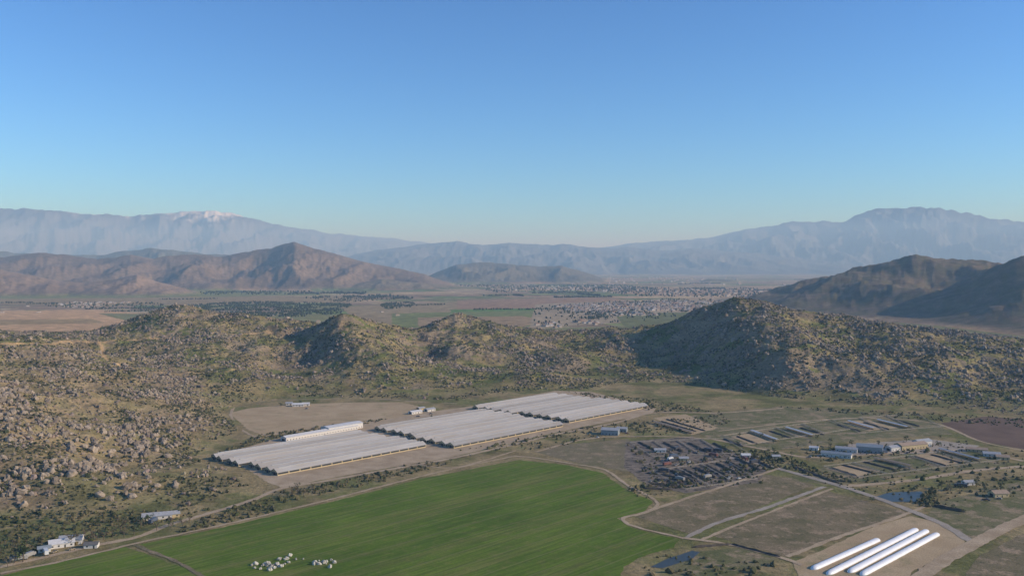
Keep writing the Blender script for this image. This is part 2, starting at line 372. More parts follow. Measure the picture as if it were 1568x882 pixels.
# ---------- ground sheets ----------
def ngon(name,poly,mat,z,jit=1.2,step=6,world=False):
    P=[np.array(p,float) if world else G(*p) for p in poly];out=[]
    for p,q in zip(P,P[1:]+P[:1]):
        n=max(1,int(np.hypot(*(q-p))/step))
        for i in range(n):
            w=p+(q-p)*i/n;out.append(w+rng.normal(0,jit*.4,2))
    me=bpy.data.meshes.new(name);me.from_pydata([(a,b,z) for a,b in out],[],[list(range(len(out)))])
    if me.polygons[0].normal.z<0: me.flip_normals()
    me.materials.append(mat);return link(bpy.data.objects.new(name,me))
def catmull(P,step=5):
    P=[np.array(p,float) for p in P];P=[2*P[0]-P[1]]+P+[2*P[-1]-P[-2]];out=[]
    for i in range(1,len(P)-2):
        n=max(2,int(np.hypot(*(P[i+1]-P[i]))/step))
        for k in range(n):
            t=k/n;out.append(.5*((2*P[i])+(-P[i-1]+P[i+1])*t+(2*P[i-1]-5*P[i]+4*P[i+1]-P[i+2])*t*t+(-P[i-1]+3*P[i]-3*P[i+1]+P[i+2])*t**3))
    out.append(P[-2]);return out
def road(name,pix,w,mat,z,jit=.8,smooth=True):
    P=[G(*p) for p in pix]
    P=catmull(P) if smooth else P
    V=[];Fc=[]
    for i,p in enumerate(P):
        t=P[min(i+1,len(P)-1)]-P[max(i-1,0)];t=t/np.hypot(*t);n=np.array([-t[1],t[0]])
        for s in (1,-1):
            q=p+n*s*(w/2+rng.normal(0,jit)*.5);V.append((q[0],q[1],z))
        if i: Fc.append((2*i-2,2*i-1,2*i+1,2*i))
    me=bpy.data.meshes.new(name);me.from_pydata(V,[],Fc);me.update()
    if me.polygons[0].normal.z<0: me.flip_normals()
    me.materials.append(mat);return link(bpy.data.objects.new(name,me))

ngon('tan_field',[(353,632),(380,625),(450,619),(540,616),(610,616),(640,621),(655,632),(600,643),(520,652),(470,660),(405,668),(375,655),(362,642)],M['tan'],.06)
ngon('barn_yard_dirt',[(326,700),(420,672),(560,648),(660,630),(735,620),(850,598),(905,600),(1005,624),(1000,632),(860,660),(690,700),(560,722),(430,746),(400,735)],M['dirt'],.065)
ngon('crop_field',[(215,833),(330,810),(500,770),(650,732),(795,704),(868,712),(922,724),(950,744),(1000,768),(985,783),(945,793),(968,808),(1040,825),(1030,838),(985,850),(955,868),(930,930),(600,1000),(420,960),(290,870)],M['crop'],.1,1.5)
ngon('crop_field',[(-200,960),(0,882),(60,866),(190,836),(290,873),(420,965),(200,1100),(-200,1100)],M['crop'],.105,1.5)
ngon('fallow_plot',[(972,790),(1172,726),(1248,742),(1060,818)],M['plot'],.08)
ngon('fallow_plot',[(1090,820),(1262,750),(1390,784),(1370,792),(1205,852)],M['plot'],.085)
ngon('gravel_pad',[(1215,860),(1275,835),(1340,805),(1395,790),(1440,800),(1478,828),(1470,842),(1400,872),(1350,930),(1240,930)],M['tan'],.12)
ngon('fallow_plot',[(1010,868),(1060,845),(1130,838),(1190,856),(1150,875),(1050,890)],M['plotg'],.08)
ngon('pasture',[(1020,640),(1200,622),(1350,632),(1430,645),(1460,665),(1330,672),(1180,690),(1090,672)],M['plotg'],.05)
ngon('pasture',[(1190,735),(1340,695),(1480,690),(1550,712),(1440,722),(1290,742)],M['plotg'],.055)
ngon('pasture',[(1420,790),(1430,770),(1568,735),(1700,725),(1650,780),(1568,790),(1490,825)],M['plotg'],.05)
ngon('pasture',[(870,680),(960,672),(1010,700),(960,722),(880,708),(820,692)],M['scrub'],.05)
ngon('plowed_field',[(1440,648),(1568,628),(1800,640),(1800,700),(1568,688),(1500,675)],M['plow'],.07)
ngon('plowed_field',[(1500,850),(1600,800),(1800,800),(1800,1000),(1440,930)],M['plot'],.08)
ngon('work_yard',[(958,676),(1060,668),(1120,692),(1180,712),(1160,738),(1050,755),(990,742),(955,715)],M['yard'],.09)
ngon('work_yard',[(1240,700),(1300,680),(1420,672),(1500,682),(1480,692),(1340,696)],M['pave'],.095)
ngon('pond',[(1342,760),(1360,754),(1410,752),(1418,758),(1405,768),(1365,768)],M['water'],.16,.4)
ngon('pond',[(996,868),(1020,856),(1060,843),(1072,845),(1060,855),(1015,870)],M['water'],.16,.4)
road('farm_road',[(-150,905),(0,868),(60,855),(140,836),(210,822),(260,803),(330,783),(390,764),(430,748),(500,736),(600,718),(690,702),(780,682),(860,663),(940,648),(1003,632),(1100,632),(1200,625)],6,M['dirt'],.22)
road('farm_track',[(0,878),(100,858),(220,829),(330,806),(500,766),(650,728),(760,704),(800,699),(870,709),(925,719),(958,741),(1006,768),(990,784),(955,793),(972,806),(1048,824)],3.4,M['dirt'],.25)
road('farm_track',[(205,834),(290,870),(420,962)],3.2,M['scrub'],.255)
road('farm_track',[(970,790),(1060,760),(1172,724),(1195,716)],4,M['dirt'],.205)
road('farm_track',[(1048,824),(1100,800),(1180,775),(1262,745)],4.5,M['pave'],.2)
road('farm_track',[(1075,826),(1130,803),(1200,776),(1275,748)],3.2,M['dirt'],.24)
road('dirt_road',[(1115,700),(1170,712),(1230,728),(1290,745),(1350,765),(1410,788),(1450,806),(1492,832)],7,M['pave'],.28)
road('dirt_road',[(1700,745),(1568,795),(1500,828),(1440,862),(1390,900),(1330,960)],11,M['dirt'],.31)
road('farm_road',[(1290,745),(1400,735),(1480,722),(1568,714),(1750,704)],7,M['dirt'],.2)
road('farm_road',[(1090,672),(1180,690),(1240,700),(1330,696),(1480,690),(1568,706)],6,M['dirt'],.18)
road('farm_track',[(1100,660),(1230,645),(1330,640),(1430,648),(1500,675),(1568,690)],4,M['dirt'],.17)
road('farm_track',[(1205,852),(1290,820),(1390,786),(1430,768)],4,M['dirt'],.21)
road('farm_track',[(1048,824),(1110,832),(1190,852),(1230,865)],4,M['dirt'],.3)
road('farm_track',[(820,692),(900,672),(1000,668),(1090,672)],4,M['dirt'],.26)
road('farm_track',[(353,635),(362,620),(390,613),(450,612),(560,610),(640,615),(700,618)],4,M['dirt'],.2)
road('farm_track',[(353,635),(360,650),(380,664),(400,672)],4,M['dirt'],.24)
road('farm_track',[(560,712),(640,712),(700,715),(790,690)],3,M['dirt'],.15)

# ---------- buildings ----------
def obj(name,V,Fc,mat,parent=None,loc=(0,0,0),rot=0):
    me=bpy.data.meshes.new(name);me.from_pydata(V,[],Fc);me.update();me.materials.append(mat)
    o=link(bpy.data.objects.new(name,me));o.location=loc;o.rotation_euler[2]=rot
    if parent: o.parent=parent
    return o
def boxg(x0,x1,y0,y1,z0,z1,V,Fc):
    k=len(V);V+=[(x0,y0,z0),(x1,y0,z0),(x1,y1,z0),(x0,y1,z0),(x0,y0,z1),(x1,y0,z1),(x1,y1,z1),(x0,y1,z1)]
    Fc+=[(k,k+3,k+2,k+1),(k+4,k+5,k+6,k+7),(k,k+1,k+5,k+4),(k+1,k+2,k+6,k+5),(k+2,k+3,k+7,k+6),(k+3,k,k+4,k+7)]
def gable_body(L,W,h,r):
    V=[(0,-W/2,0),(L,-W/2,0),(L,W/2,0),(0,W/2,0),(0,-W/2,h),(L,-W/2,h),(L,W/2,h),(0,W/2,h),(0,0,h+r),(L,0,h+r)]
    return V,[(0,1,5,4),(2,3,7,6),(0,4,8,7,3),(1,2,6,9,5),(0,3,2,1)]
def gable_roof(L,W,h,r,ov=.6,t=.18):
    k=r/(W/2);e=h-ov*k+.05
    V=[(-ov,-W/2-ov,e),(L+ov,-W/2-ov,e),(L+ov,0,h+r+.05),(-ov,0,h+r+.05),(L+ov,W/2+ov,e),(-ov,W/2+ov,e)]
    V+=[(x,y,z+t) for x,y,z in V]
    return V,[(6,7,8,9),(9,8,10,11),(0,3,2,1),(3,5,4,2),(0,1,7,6),(5,11,10,4),(0,6,9,3),(3,9,11,5),(1,2,8,7),(2,4,10,8)]
cache={}
def shared(key,fn,mat):
    if key not in cache:
        V,Fc=fn();me=bpy.data.meshes.new(key[0]);me.from_pydata([tuple(v) for v in V],[],Fc);me.update();me.materials.append(mat);cache[key]=me
    return cache[key]
def building(name,xy,rot,L,W,h,r,wall,roof,vent=False,curtain=False,windows=True,z=0):
    e=link(bpy.data.objects.new(name,None));e.location=(xy[0],xy[1],z);e.rotation_euler[2]=rot;e.empty_display_size=2
    def part(n,key,fn,mat):
        o=link(bpy.data.objects.new(n,shared((n,)+key,fn,mat)));o.parent=e
    k=(round(L,1),round(W,1),h,r,wall.name,roof.name)
    part('walls',k,lambda:gable_body(L,W,h,r),wall);part('roof',k,lambda:gable_roof(L,W,h,r),roof)
    if vent:
        def fv():
            V=[];Fc=[];boxg(4,L-4,-.6,.6,h+r+.1,h+r+.7,V,Fc);return V,Fc
        part('ridge_vent',k,fv,M['roofg'])
    def op():
        V=[];Fc=[]
        if curtain:
            n=int(L/12)
            for i in range(n):
                x0=i*L/n+.6;x1=(i+1)*L/n-.6
                for s in (-1,1): boxg(x0,x1,min(s*W/2,s*(W/2+.06)),max(s*W/2,s*(W/2+.06)),1.0,h-.5,V,Fc)
            for xx in (-.06,L): boxg(xx,xx+.06,-2,2,.05,3.0,V,Fc)
            for xx in (-.06,L):
                for yy in (-W/2+.8,W/2-3.2): boxg(xx,xx+.06,yy,yy+2.4,.9,2.6,V,Fc)
        else:
            n=max(2,int(L/4))
            for i in range(n):
                c=(i+.5)*L/n
                for s in (-1,1):
                    y0,y1=sorted((s*W/2,s*(W/2+.05)))
                    if i==n//2: boxg(c-.5,c+.5,y0,y1,.02,2.05,V,Fc)
                    else: boxg(c-.6,c+.6,y0,y1,1.0,2.1,V,Fc)
            boxg(-.05,0,-W*.25,W*.25,.02,min(h-.3,2.8),V,Fc)
        return V,Fc
    part('curtain_openings' if curtain else 'windows_and_doors',k,op,M['dark']);return e
ANG=math.atan2(.722,.692);A2=np.array([.692,.722]);B2=np.array([-.722,.692])
for (o,n,pitch,L,sg) in ((np.array([-222,841.]),8,15.3,186,(0,0,0,0,-7,-7,-7,-7)),(np.array([-62,968.]),10,15.6,184,(0,0,0,0,0,7,7,7,7,7)),(np.array([76,1127.]),11,15.8,172,(0,0,0,0,0,0,-9,-9,-9,-9,-9))):
    for i in range(n):
        p=o+B2*pitch*(i+.5+.15*(i//2*2-i+.5))+A2*(sg[i]+random.uniform(-1,1))
        building('poultry_barn',p,ANG,L,11.4,3.2,2.9,M['wallt'],M['roofw'],True,True)
building('packing_shed',(-262,1012),ANG+.05,104,11,4.5,1.5,M['wallw'],M['roofwhite'])
building('packing_shed',(-225,1062),ANG+.05,52,16,6.5,1.2,M['wallw'],M['roofwhite'])
def B(name,u,v,deg,L,W,h,r,wall,roof): 
    p=G(u,v);return building(name,p,math.radians(deg),L,W,h,r,M[wall],M[roof])
for t in [('house',448,622,10,16,9,3,1.6,'wallw','roofwhite'),('house',463,621,10,10,8,3,1.5,'wallw','roofwhite'),('house',438,620,10,9,7,3,1.4,'wallw','roofg'),
('house',628,634,45,18,8,3,1.4,'wallw','roofwhite'),('house',652,630,45,14,8,3,1.4,'wallw','roofg'),('shed',640,628,45,10,7,3,1.2,'wallt','roofg'),
('house',218,795,20,22,9,3,1.8,'wallw','roofg'),('house',250,792,25,12,8,3,1.6,'wallt','roofg'),
('house',75,838,30,16,10,3.2,2,'wallw','roofwhite'),('house',92,832,15,15,10,3.5,2.2,'wallw','roofg'),('garage_shed',58,845,30,8,6,2.8,1.2,'wallw','roofb'),('garage_shed',130,838,10,9,6,2.8,1.2,'wallw','roofd'),
('metal_shed',922,664,-15,20,14,6,2,'roofb','roofg'),('metal_shed',945,660,-15,12,10,4,1.5,'roofb','roofg'),
('metal_shed',1312,690,-25,26,14,6.5,2,'roofb','roofb'),('hay_barn',1375,688,20,36,12,5,2,'wallt','rooft'),('dairy_building',1402,684,25,20,10,6,2,'wallw','roofg'),('dairy_building',1360,690,25,14,9,4,1.5,'wallw','roofg'),
('metal_shed',1258,697,-28,30,9,4,1.4,'wallw','roofb'),('metal_shed',1280,690,-28,22,8,4,1.4,'wallw','roofg'),
('house',1240,688,-28,9,7,3,1.2,'wallw','roofwhite'),('house',1480,690,-20,20,9,3,1.5,'wallt','rooft'),('house',1505,697,-20,16,9,3,1.5,'wallw','roofg'),('house',1525,702,-20,12,9,3,1.5,'wallt','rooft'),
('house',1518,760,10,14,9,3.5,1.8,'wallt','rooft'),('shed',1475,742,10,10,6,3,1.2,'wallw','roofg'),('shed',1135,700,0,9,7,3,1.2,'wallw','roofwhite'),('shed',1182,702,0,8,6,3,1.2,'wallt','roofg'),
('shed',1040,705,0,9,7,3,1.2,'wallt','roofg'),('shed',1002,692,0,12,6,3,1.2,'wallw','roofg')]: B(*t)
def shade(u1,v1,u2,v2,W,roofm,h=3.2):
    p=G(u1,v1);q=G(u2,v2);L=float(np.hypot(*(q-p)));rot=math.atan2(q[1]-p[1],q[0]-p[0])
    e=link(bpy.data.objects.new('cattle_shade_structure',None));e.location=(p[0],p[1],.1);e.rotation_euler[2]=rot
    V,Fc=gable_roof(L,W,h,.5);obj('roof',V,Fc,M[roofm],e)
    V=[];Fc=[];n=max(3,int(L/6))
    for i in range(n+1):
        for s in (-1,1): boxg(i*L/n-.12,i*L/n+.12,s*(W/2-.3)-.12,s*(W/2-.3)+.12,0,h,V,Fc)
    obj('posts',V,Fc,M['wood'],e)
    V=[];Fc=[];boxg(0,L,-.4,.4,0.02,.8,V,Fc);obj('feed_trough',V,Fc,M['wood'],e)
BERMS=[]
for t in [(1152,662,1190,676,4,'roofwhite'),(1205,657,1245,669,4,'roofwhite'),(1178,660,1212,671,4,'roofd'),(1225,655,1262,666,4,'roofd'),
(1282,650,1318,661,5,'roofd'),(1300,647,1338,658,4,'roofwhite'),(1345,645,1390,656,4,'roofwhite'),(1322,647,1362,658,4,'roofd'),(1372,643,1408,653,4,'roofd'),
(1128,668,1160,680,4,'roofd'),(1108,672,1138,684,4,'roofd'),(1020,642,1080,660,6,'roofd'),(1002,648,1060,664,5,'rooft'),(1012,645,1066,661,3,'roofd'),
(1440,690,1500,706,4,'roofg'),(1425,696,1480,711,5,'roofd'),(1400,699,1450,714,6,'roofd'),(1340,704,1395,716,5,'rooft'),(1322,707,1372,720,4,'roofd'),(1290,712,1340,725,6,'roofd'),(1270,716,1312,729,6,'roofd')]:
    if t[5]=='roofd': BERMS.append(t)
    else: shade(*t[:4],3.8,t[5],2.6)

def bag(u1,v1,u2,v2,r=2.4):
    p=G(u1,v1);q=G(u2,v2);L=float(np.hypot(*(q-p)));rot=math.atan2(q[1]-p[1],q[0]-p[0])
    V=[];Fc=[];n=60;m=14
    for i in range(n+1):
        x=L*i/n;e=min(i,n-i);s=min(1,(.15,.72,.95,1)[min(e,3)])*(1+.02*math.sin(i*2.1)+random.uniform(-.02,.02))
        for j in range(m+1):
            a=math.pi*j/m;V.append((x,-math.cos(a)*r*s*1.08,max(0,math.sin(a))*r*s*.82))
    for i in range(n):
        for j in range(m): a=i*(m+1)+j;Fc.append((a,a+1,a+m+2,a+m+1))
    Fc.append(tuple(range(m,-1,-1)));Fc.append(tuple(n*(m+1)+j for j in range(m+1)))
    me=bpy.data.meshes.new('silage_bag');me.from_pydata(V,[],Fc);me.polygons.foreach_set('use_smooth',[True]*len(Fc));me.update();me.materials.append(M['bag'])
    o=link(bpy.data.objects.new('silage_bag',me));o.location=(p[0],p[1],.13);o.rotation_euler[2]=rot
bag(1243,872,1346,826);bag(1266,880,1405,810);bag(1299,877,1421,812);bag(1318,881,1437,817)

def windrow(p,q,w,h,name='compost_windrow',mat='compost'):
    L=float(np.hypot(*(q-p)));rot=math.atan2(q[1]-p[1],q[0]-p[0]);n=max(4,int(L/2.5));V=[];Fc=[]
    for i in range(n+1):
        s=1 if 0<i<n else .3
        for j,(yy,zz) in enumerate(((-1,0),(-.55,.7),(0,1),(.5,.75),(1,0))): V.append((L*i/n+random.uniform(-.6,.6),yy*w/2*s*random.uniform(.8,1.15),zz*h*s*random.uniform(.75,1.2)))
    for i in range(n):
        for j in range(4): a=i*5+j;Fc.append((a,a+5,a+6,a+1))
    obj(name,V,Fc,M[mat],None,(p[0],p[1],.1),rot)
for k in range(4):
    a=G(978+k*38,677+k*.5);b_=G(1008+k*38,692+k*.5);windrow(a,b_,5,1.6)
for k in range(8):
    a=G(1030+k*17,722-k*3);b_=G(1062+k*17,738-k*3);windrow(a,b_,4.5,1.8)
for k in range(5):
    a=G(985+k*9,748-k*7);b_=G(1030+k*9,750-k*5);windrow(a,b_,4,1.6)
windrow(G(1430,775),G(1478,784),5,2);windrow(G(1060,838),G(1120,833),3,1.2);windrow(G(1120,833),G(1195,853),3,1.2)
windrow(G(1215,715),G(1285,740),5,1.6)
for t in BERMS: windrow(G(t[0],t[1]),G(t[2],t[3]),4.2,1.3,'manure_windrow')  # dark strips among the pens, built as low dark berms
def fence(pix,h=1.5,gap=5):
    P=[G(*p) for p in pix];V=[];Fc=[]
    for p,q in zip(P,P[1:]+P[:1]):
        L=float(np.hypot(*(q-p)));n=max(1,int(L/gap));d=(q-p)/L;nn=np.array([-d[1],d[0]])
        for i in range(n):
            c=p+d*L*i/n;boxg(c[0]-.12,c[0]+.12,c[1]-.12,c[1]+.12,0,h,V,Fc)
        for z in (.5,.95,1.4):
            k=len(V)
            for e in (p,q):
                for w_ in (-.05,.05):
                    for zz in (z,z+.14): V.append((e[0]+nn[0]*w_,e[1]+nn[1]*w_,zz))
            Fc+=[(k,k+1,k+5,k+4),(k+2,k+6,k+7,k+3),(k+1,k+3,k+7,k+5),(k,k+4,k+6,k+2)]
    obj('corral_fence',V,Fc,M['fence'],None,(0,0,.1))
def pens(u0,v0,u1,v1,u3,v3,n):
    a,b_,c=np.array([u0,v0],float),np.array([u1,v1],float),np.array([u3,v3],float)
    for i in range(n):
        e=.004 if i else 0
        p=a+(b_-a)*(i/n+e);q=a+(b_-a)*(i+1)/n;fence([tuple(p),tuple(q),tuple(q+(c-a)),tuple(p+(c-a))])
pens(1108,668,1268,644,1142,682,4);pens(1275,644,1400,634,1318,664,3);pens(1262,715,1480,688,1315,732,5);pens(965,678,1110,672,1000,700,4);pens(1000,722,1110,706,1050,750,3)
for pl in [[(1118,668),(1146,664),(1180,676),(1152,681)],[(1262,717),(1300,711),(1350,722),(1314,730)],[(1400,697),(1430,694),(1480,706),(1450,712)],[(1290,646),(1330,643),(1375,655),(1330,660)],[(1000,640),(1050,634),(1100,655),(1060,666)]]: ngon('pen_dirt',pl,M['tan'],.13)

def car_mesh(kind,paint):
    V=[];Fc=[];mi=[]
    def add(fn,m):
        k=len(Fc);fn();mi.extend([m]*(len(Fc)-k))
    def prism(prof,w):
        k=len(V);n=len(prof)
        for s in (-1,1):
            for x,z in prof: V.append((x,s*w/2,z))
        Fc.append(tuple(k+i for i in range(n)));Fc.append(tuple(k+n+i for i in reversed(range(n))))
        for i in range(n): j=(i+1)%n;Fc.append((k+j,k+i,k+n+i,k+n+j))
    def wheel(x,y,r=.36):
        k=len(V);n=10
        for s in (-.12,.12):
            for i in range(n): a=2*math.pi*i/n;V.append((x+r*math.cos(a),y+s,r+r*math.sin(a)))
        Fc.append(tuple(k+i for i in range(n)));Fc.append(tuple(k+n+i for i in reversed(range(n))))
        for i in range(n): j=(i+1)%n;Fc.append((k+j,k+i,k+n+i,k+n+j))
    if kind=='car':
        add(lambda:prism([(-2.2,.35),(2.2,.35),(2.25,.75),(1.2,.95),(-2.1,1.0),(-2.25,.8)],1.8),0)
        add(lambda:prism([(-1.6,.98),(1.1,.95),(.5,1.42),(-1.1,1.45)],1.55),1)
        add(lambda:boxg(-1.05,.45,-.72,.72,1.44,1.49,V,Fc),0);xs=(-1.4,1.4);y=.82
    elif kind=='pickup':
        add(lambda:prism([(-2.7,.5),(2.6,.5),(2.65,1.0),(1.5,1.15),(-2.7,1.1)],1.9),0)
        add(lambda:prism([(-.6,1.13),(1.3,1.12),(.8,1.75),(-.5,1.78)],1.7),1)
        add(lambda:boxg(-.5,.75,-.8,.8,1.77,1.83,V,Fc),0);xs=(-1.7,1.7);y=.86
    else:
        add(lambda:boxg(-6,2.6,-1.25,1.25,1.1,3.7,V,Fc),0);add(lambda:prism([(2.8,.6),(5,.6),(5,1.7),(4.5,2.8),(2.8,2.9)],2.3),0)
        add(lambda:prism([(4.3,1.75),(5.03,1.75),(4.55,2.6),(4.3,2.6)],2.0),1);xs=(-5,-3.8,3.9);y=1.05
    for x in xs:
        for s in (-y,y): add(lambda:wheel(x,s,.36 if kind=='car' else .45),2)
    me=bpy.data.meshes.new(kind);me.from_pydata(V,[],Fc);me.materials.append(M[paint]);me.materials.append(M['glass']);me.materials.append(M['tyre'])
    me.polygons.foreach_set('material_index',mi);me.update();return me
CM={}
def veh(u,v,rot,kind,paint,z=.12):
    if (kind,paint) not in CM: CM[(kind,paint)]=car_mesh(kind,paint)
    p=G(u,v);o=link(bpy.data.objects.new({'car':'parked_car','pickup':'pickup_truck','truck':'box_truck'}[kind],CM[(kind,paint)]));o.location=(p[0],p[1],z);o.rotation_euler[2]=rot
paints=['carw','cark','cark','carr','carb','cary','cark','carg','carg']
for i in range(46):
    s=random.random();t=random.random();u=985+175*s;v=690+55*t-12*s
    veh(u,v,random.choice([.75,2.3])+random.uniform(-.2,.2),random.choice(['car','pickup','car','truck']),random.choice(paints),.1)
for u,v in [(398,672),(404,674),(410,676),(470,626),(640,638),(660,634),(70,848),(84,846),(30,858),(45,853),(110,842),(235,800),(262,797),(905,662),(915,670),(960,664),(1345,692),(1352,694),(1390,694),(1420,690),(1295,694),(1300,700),(1240,700),(1140,704),(1155,709),(1512,766),(1530,764),(1470,746)]:
    veh(u,v,random.uniform(0,3),random.choice(['car','pickup','pickup','truck']),random.choice(paints),.2)

# ---------- batched scatter meshes ----------
def ico(n):
    import bmesh
    bm=bmesh.new();bmesh.ops.create_icosphere(bm,subdivisions=n,radius=1)
    V=np.array([v.co[:] for v in bm.verts]);Fc=np.array([[v.index for v in f.verts] for f in bm.faces]);bm.free();return V,Fc
def rotm(n,tilt=1.0):
    q=rng.normal(size=(n,4));q[:,1:3]*=tilt;q/=np.linalg.norm(q,axis=1)[:,None]
    w,x,y,z=q.T
    return np.stack([1-2*(y*y+z*z),2*(x*y-z*w),2*(x*z+y*w),2*(x*y+z*w),1-2*(x*x+z*z),2*(y*z-x*w),2*(x*z-y*w),2*(y*z+x*w),1-2*(x*x+y*y)],1).reshape(n,3,3)
def trimesh(name,Vs,Fs,Cs,mat,smooth=False):
    V=np.concatenate(Vs);Fc=np.concatenate(Fs);Cc=np.concatenate(Cs)
    me=bpy.data.meshes.new(name);me.vertices.add(len(V));me.vertices.foreach_set('co',V.astype(np.float32).ravel())
    me.loops.add(Fc.size);me.loops.foreach_set('vertex_index',Fc.astype(np.int32).ravel())
    me.polygons.add(len(Fc));me.polygons.foreach_set('loop_start',np.arange(len(Fc),dtype=np.int32)*3)
    me.polygons.foreach_set('use_smooth',np.full(len(Fc),smooth))
    me.update(calc_edges=True)
    a=me.attributes.new('Col','FLOAT_COLOR','POINT');a.data.foreach_set('color',np.concatenate([Cc,np.ones((len(Cc),1))],1).astype(np.float32).ravel())
    me.materials.append(mat);return link(bpy.data.objects.new(name,me))
def scatter(P,size,sxyz,colr,sub,nvar=6,jit=.22,tilt=.35):
    V0,F0=ico(sub);Vs=[];Fs=[];Cs=[];off=0
    var=rng.integers(0,nvar,len(P))
    for k in range(nvar):
        s=np.where(var==k)[0];n=len(s)
        if n==0: continue
        Vb=V0*(1+rng.normal(0,jit,(len(V0),1)))
        Vb=np.sign(Vb)*np.abs(Vb)**.85
        Q=Vb[None]*sxyz[s][:,None,:]*size[s][:,None,None]
        Q=np.einsum('nij,nvj->nvi',rotm(n,tilt),Q)+P[s][:,None,:]
        Vs.append(Q.reshape(-1,3));Fs.append((F0[None]+(np.arange(n)*len(V0))[:,None,None]+off).reshape(-1,3))
        Cs.append(np.repeat(colr[s],len(V0),0)*(1+rng.normal(0,.06,(n*len(V0),1))));off+=n*len(V0)
    return Vs,Fs,Cs
def attrmat(name,sc,bmp,rough=.95,amp=(.7,1.25)):
    m,nt,b=newmat(name);b.inputs['Roughness'].default_value=rough;b.inputs['Specular IOR Level'].default_value=.15
    a=nd(nt,'ShaderNodeAttribute',attribute_name='Col').outputs['Color'];n=noise(nt,sc,5)
    c=mixc(nt,1,a,mixc(nt,ramp(nt,n,.3,.7),(amp[0],)*3,(amp[1],)*3),'MULTIPLY')
    nt.links.new(c,b.inputs['Base Color']);bump(nt,b,n,.7,bmp);return m
MR=attrmat('boulder_mat',1.2,.4);MS=attrmat('foliage_mat',1.5,.3,.9,(.6,1.4))
def sample_hills(n,dens):
    out=[];tot=0
    while tot<n:
        az_=rng.uniform(-.62,.62,120000);r=np.sqrt(rng.uniform(600**2,2350**2,120000))
        x=r*np.sin(az_);y=r*np.cos(az_)
        h=near_h(x,y);p=dens(x,y,h)
        k=(rng.random(len(x))<p)&(h>.8)
        for (ax,ay,bx,by,w_) in SEG:
            ii=np.where(k&(np.abs(x-(ax+bx)/2)<90)&(np.abs(y-(ay+by)/2)<90))[0]
            if len(ii)==0: continue
            dx,dy=bx-ax,by-ay;t=np.clip(((x[ii]-ax)*dx+(y[ii]-ay)*dy)/(dx*dx+dy*dy+1e-6),0,1)
            k[ii[np.hypot(x[ii]-ax-t*dx,y[ii]-ay-t*dy)<w_*.8]]=False
        out.append(np.stack([x[k],y[k],h[k]],1));tot+=k.sum()
    return np.concatenate(out)[:n]
def rdens(x,y,h):
    n=fbm(x/110,y/110,4,81);n2=fbm(x/28,y/28,3,83)
    return np.clip(sm(-.1,.4,n+n2*.8+.14*sm(150,400,x)+.10*sm(-300,-500,x)),.05,1)*(.35+.65*sm(4,22,h))
P=sample_hills(68000,rdens);n=len(P)
size=np.exp(rng.normal(.05,.42,n))*1.05;size=np.clip(size,.5,3.2)
tone=rng.uniform(.65,1.3,(n,1));cc=np.array([[.235,.188,.14]])*tone+rng.normal(0,.008,(n,3))
P[:,2]+=size*.25
a=scatter(P,size,rng.uniform(.7,1.3,(n,3))*np.array([1,1,.85]),np.clip(cc,.05,.6),1)
Pb=sample_hills(9000,lambda x,y,h:sm(.1,.5,fbm(x/110,y/110,4,81)+fbm(x/28,y/28,3,83)*.8+.15*sm(150,400,x))*sm(3,12,h))
Pc=sample_hills(2300,lambda x,y,h:sm(0,.5,fbm(x/90,y/90,4,181)+fbm(x/24,y/24,3,83)*.8)*sm(2,8,h)*(sm(-120,-200,x)*sm(1150,1000,y)+.35*sm(300,400,x)))
size=np.concatenate([np.clip(np.exp(rng.normal(.62,.3,len(Pb))),1.2,3.6),np.clip(np.exp(rng.normal(.85,.35,len(Pc))),1.4,3.6)]);Pb=np.concatenate([Pb,Pc]);n=len(Pb);Pb[:,2]+=size*.3
b2=scatter(Pb,size,rng.uniform(.7,1.3,(n,3)),np.clip(np.array([[.265,.212,.157]])*rng.uniform(.7,1.3,(n,1)),.05,.6),2,8,.19)
off=sum(len(v) for v in a[0])
trimesh('hillside_boulders',a[0]+b2[0],a[1]+[f+off for f in b2[1]],a[2]+b2[2],MR)
P=sample_hills(58000,lambda x,y,h:sm(-.25,.35,fbm(x/80,y/80,4,91)+.5*fbm(x/20,y/20,2,92)));n=len(P)
size=np.clip(np.exp(rng.normal(0,.35,n))*1.0,.5,2.6);P[:,2]+=size*.35
g=rng.random((n,1));cc=np.array([[.038,.045,.02]])*(1-g)+np.array([[.095,.09,.045]])*g
a=scatter(P,size,rng.uniform(.8,1.3,(n,3))*np.array([1,1,.75]),cc,1,6,.3)
trimesh('hillside_shrubs',*a,MS)
def inpix(n,poly,zfun=None):
    P=[G(*p) for p in poly];x0,x1=min(p[0] for p in P),max(p[0] for p in P);y0,y1=min(p[1] for p in P),max(p[1] for p in P);o=[]
    while len(o)<n:
        x=rng.uniform(x0,x1,4000);y=rng.uniform(y0,y1,4000);k=inpoly(x,y,P);o+=list(zip(x[k],y[k]))
    return np.array(o[:n])
L=[]
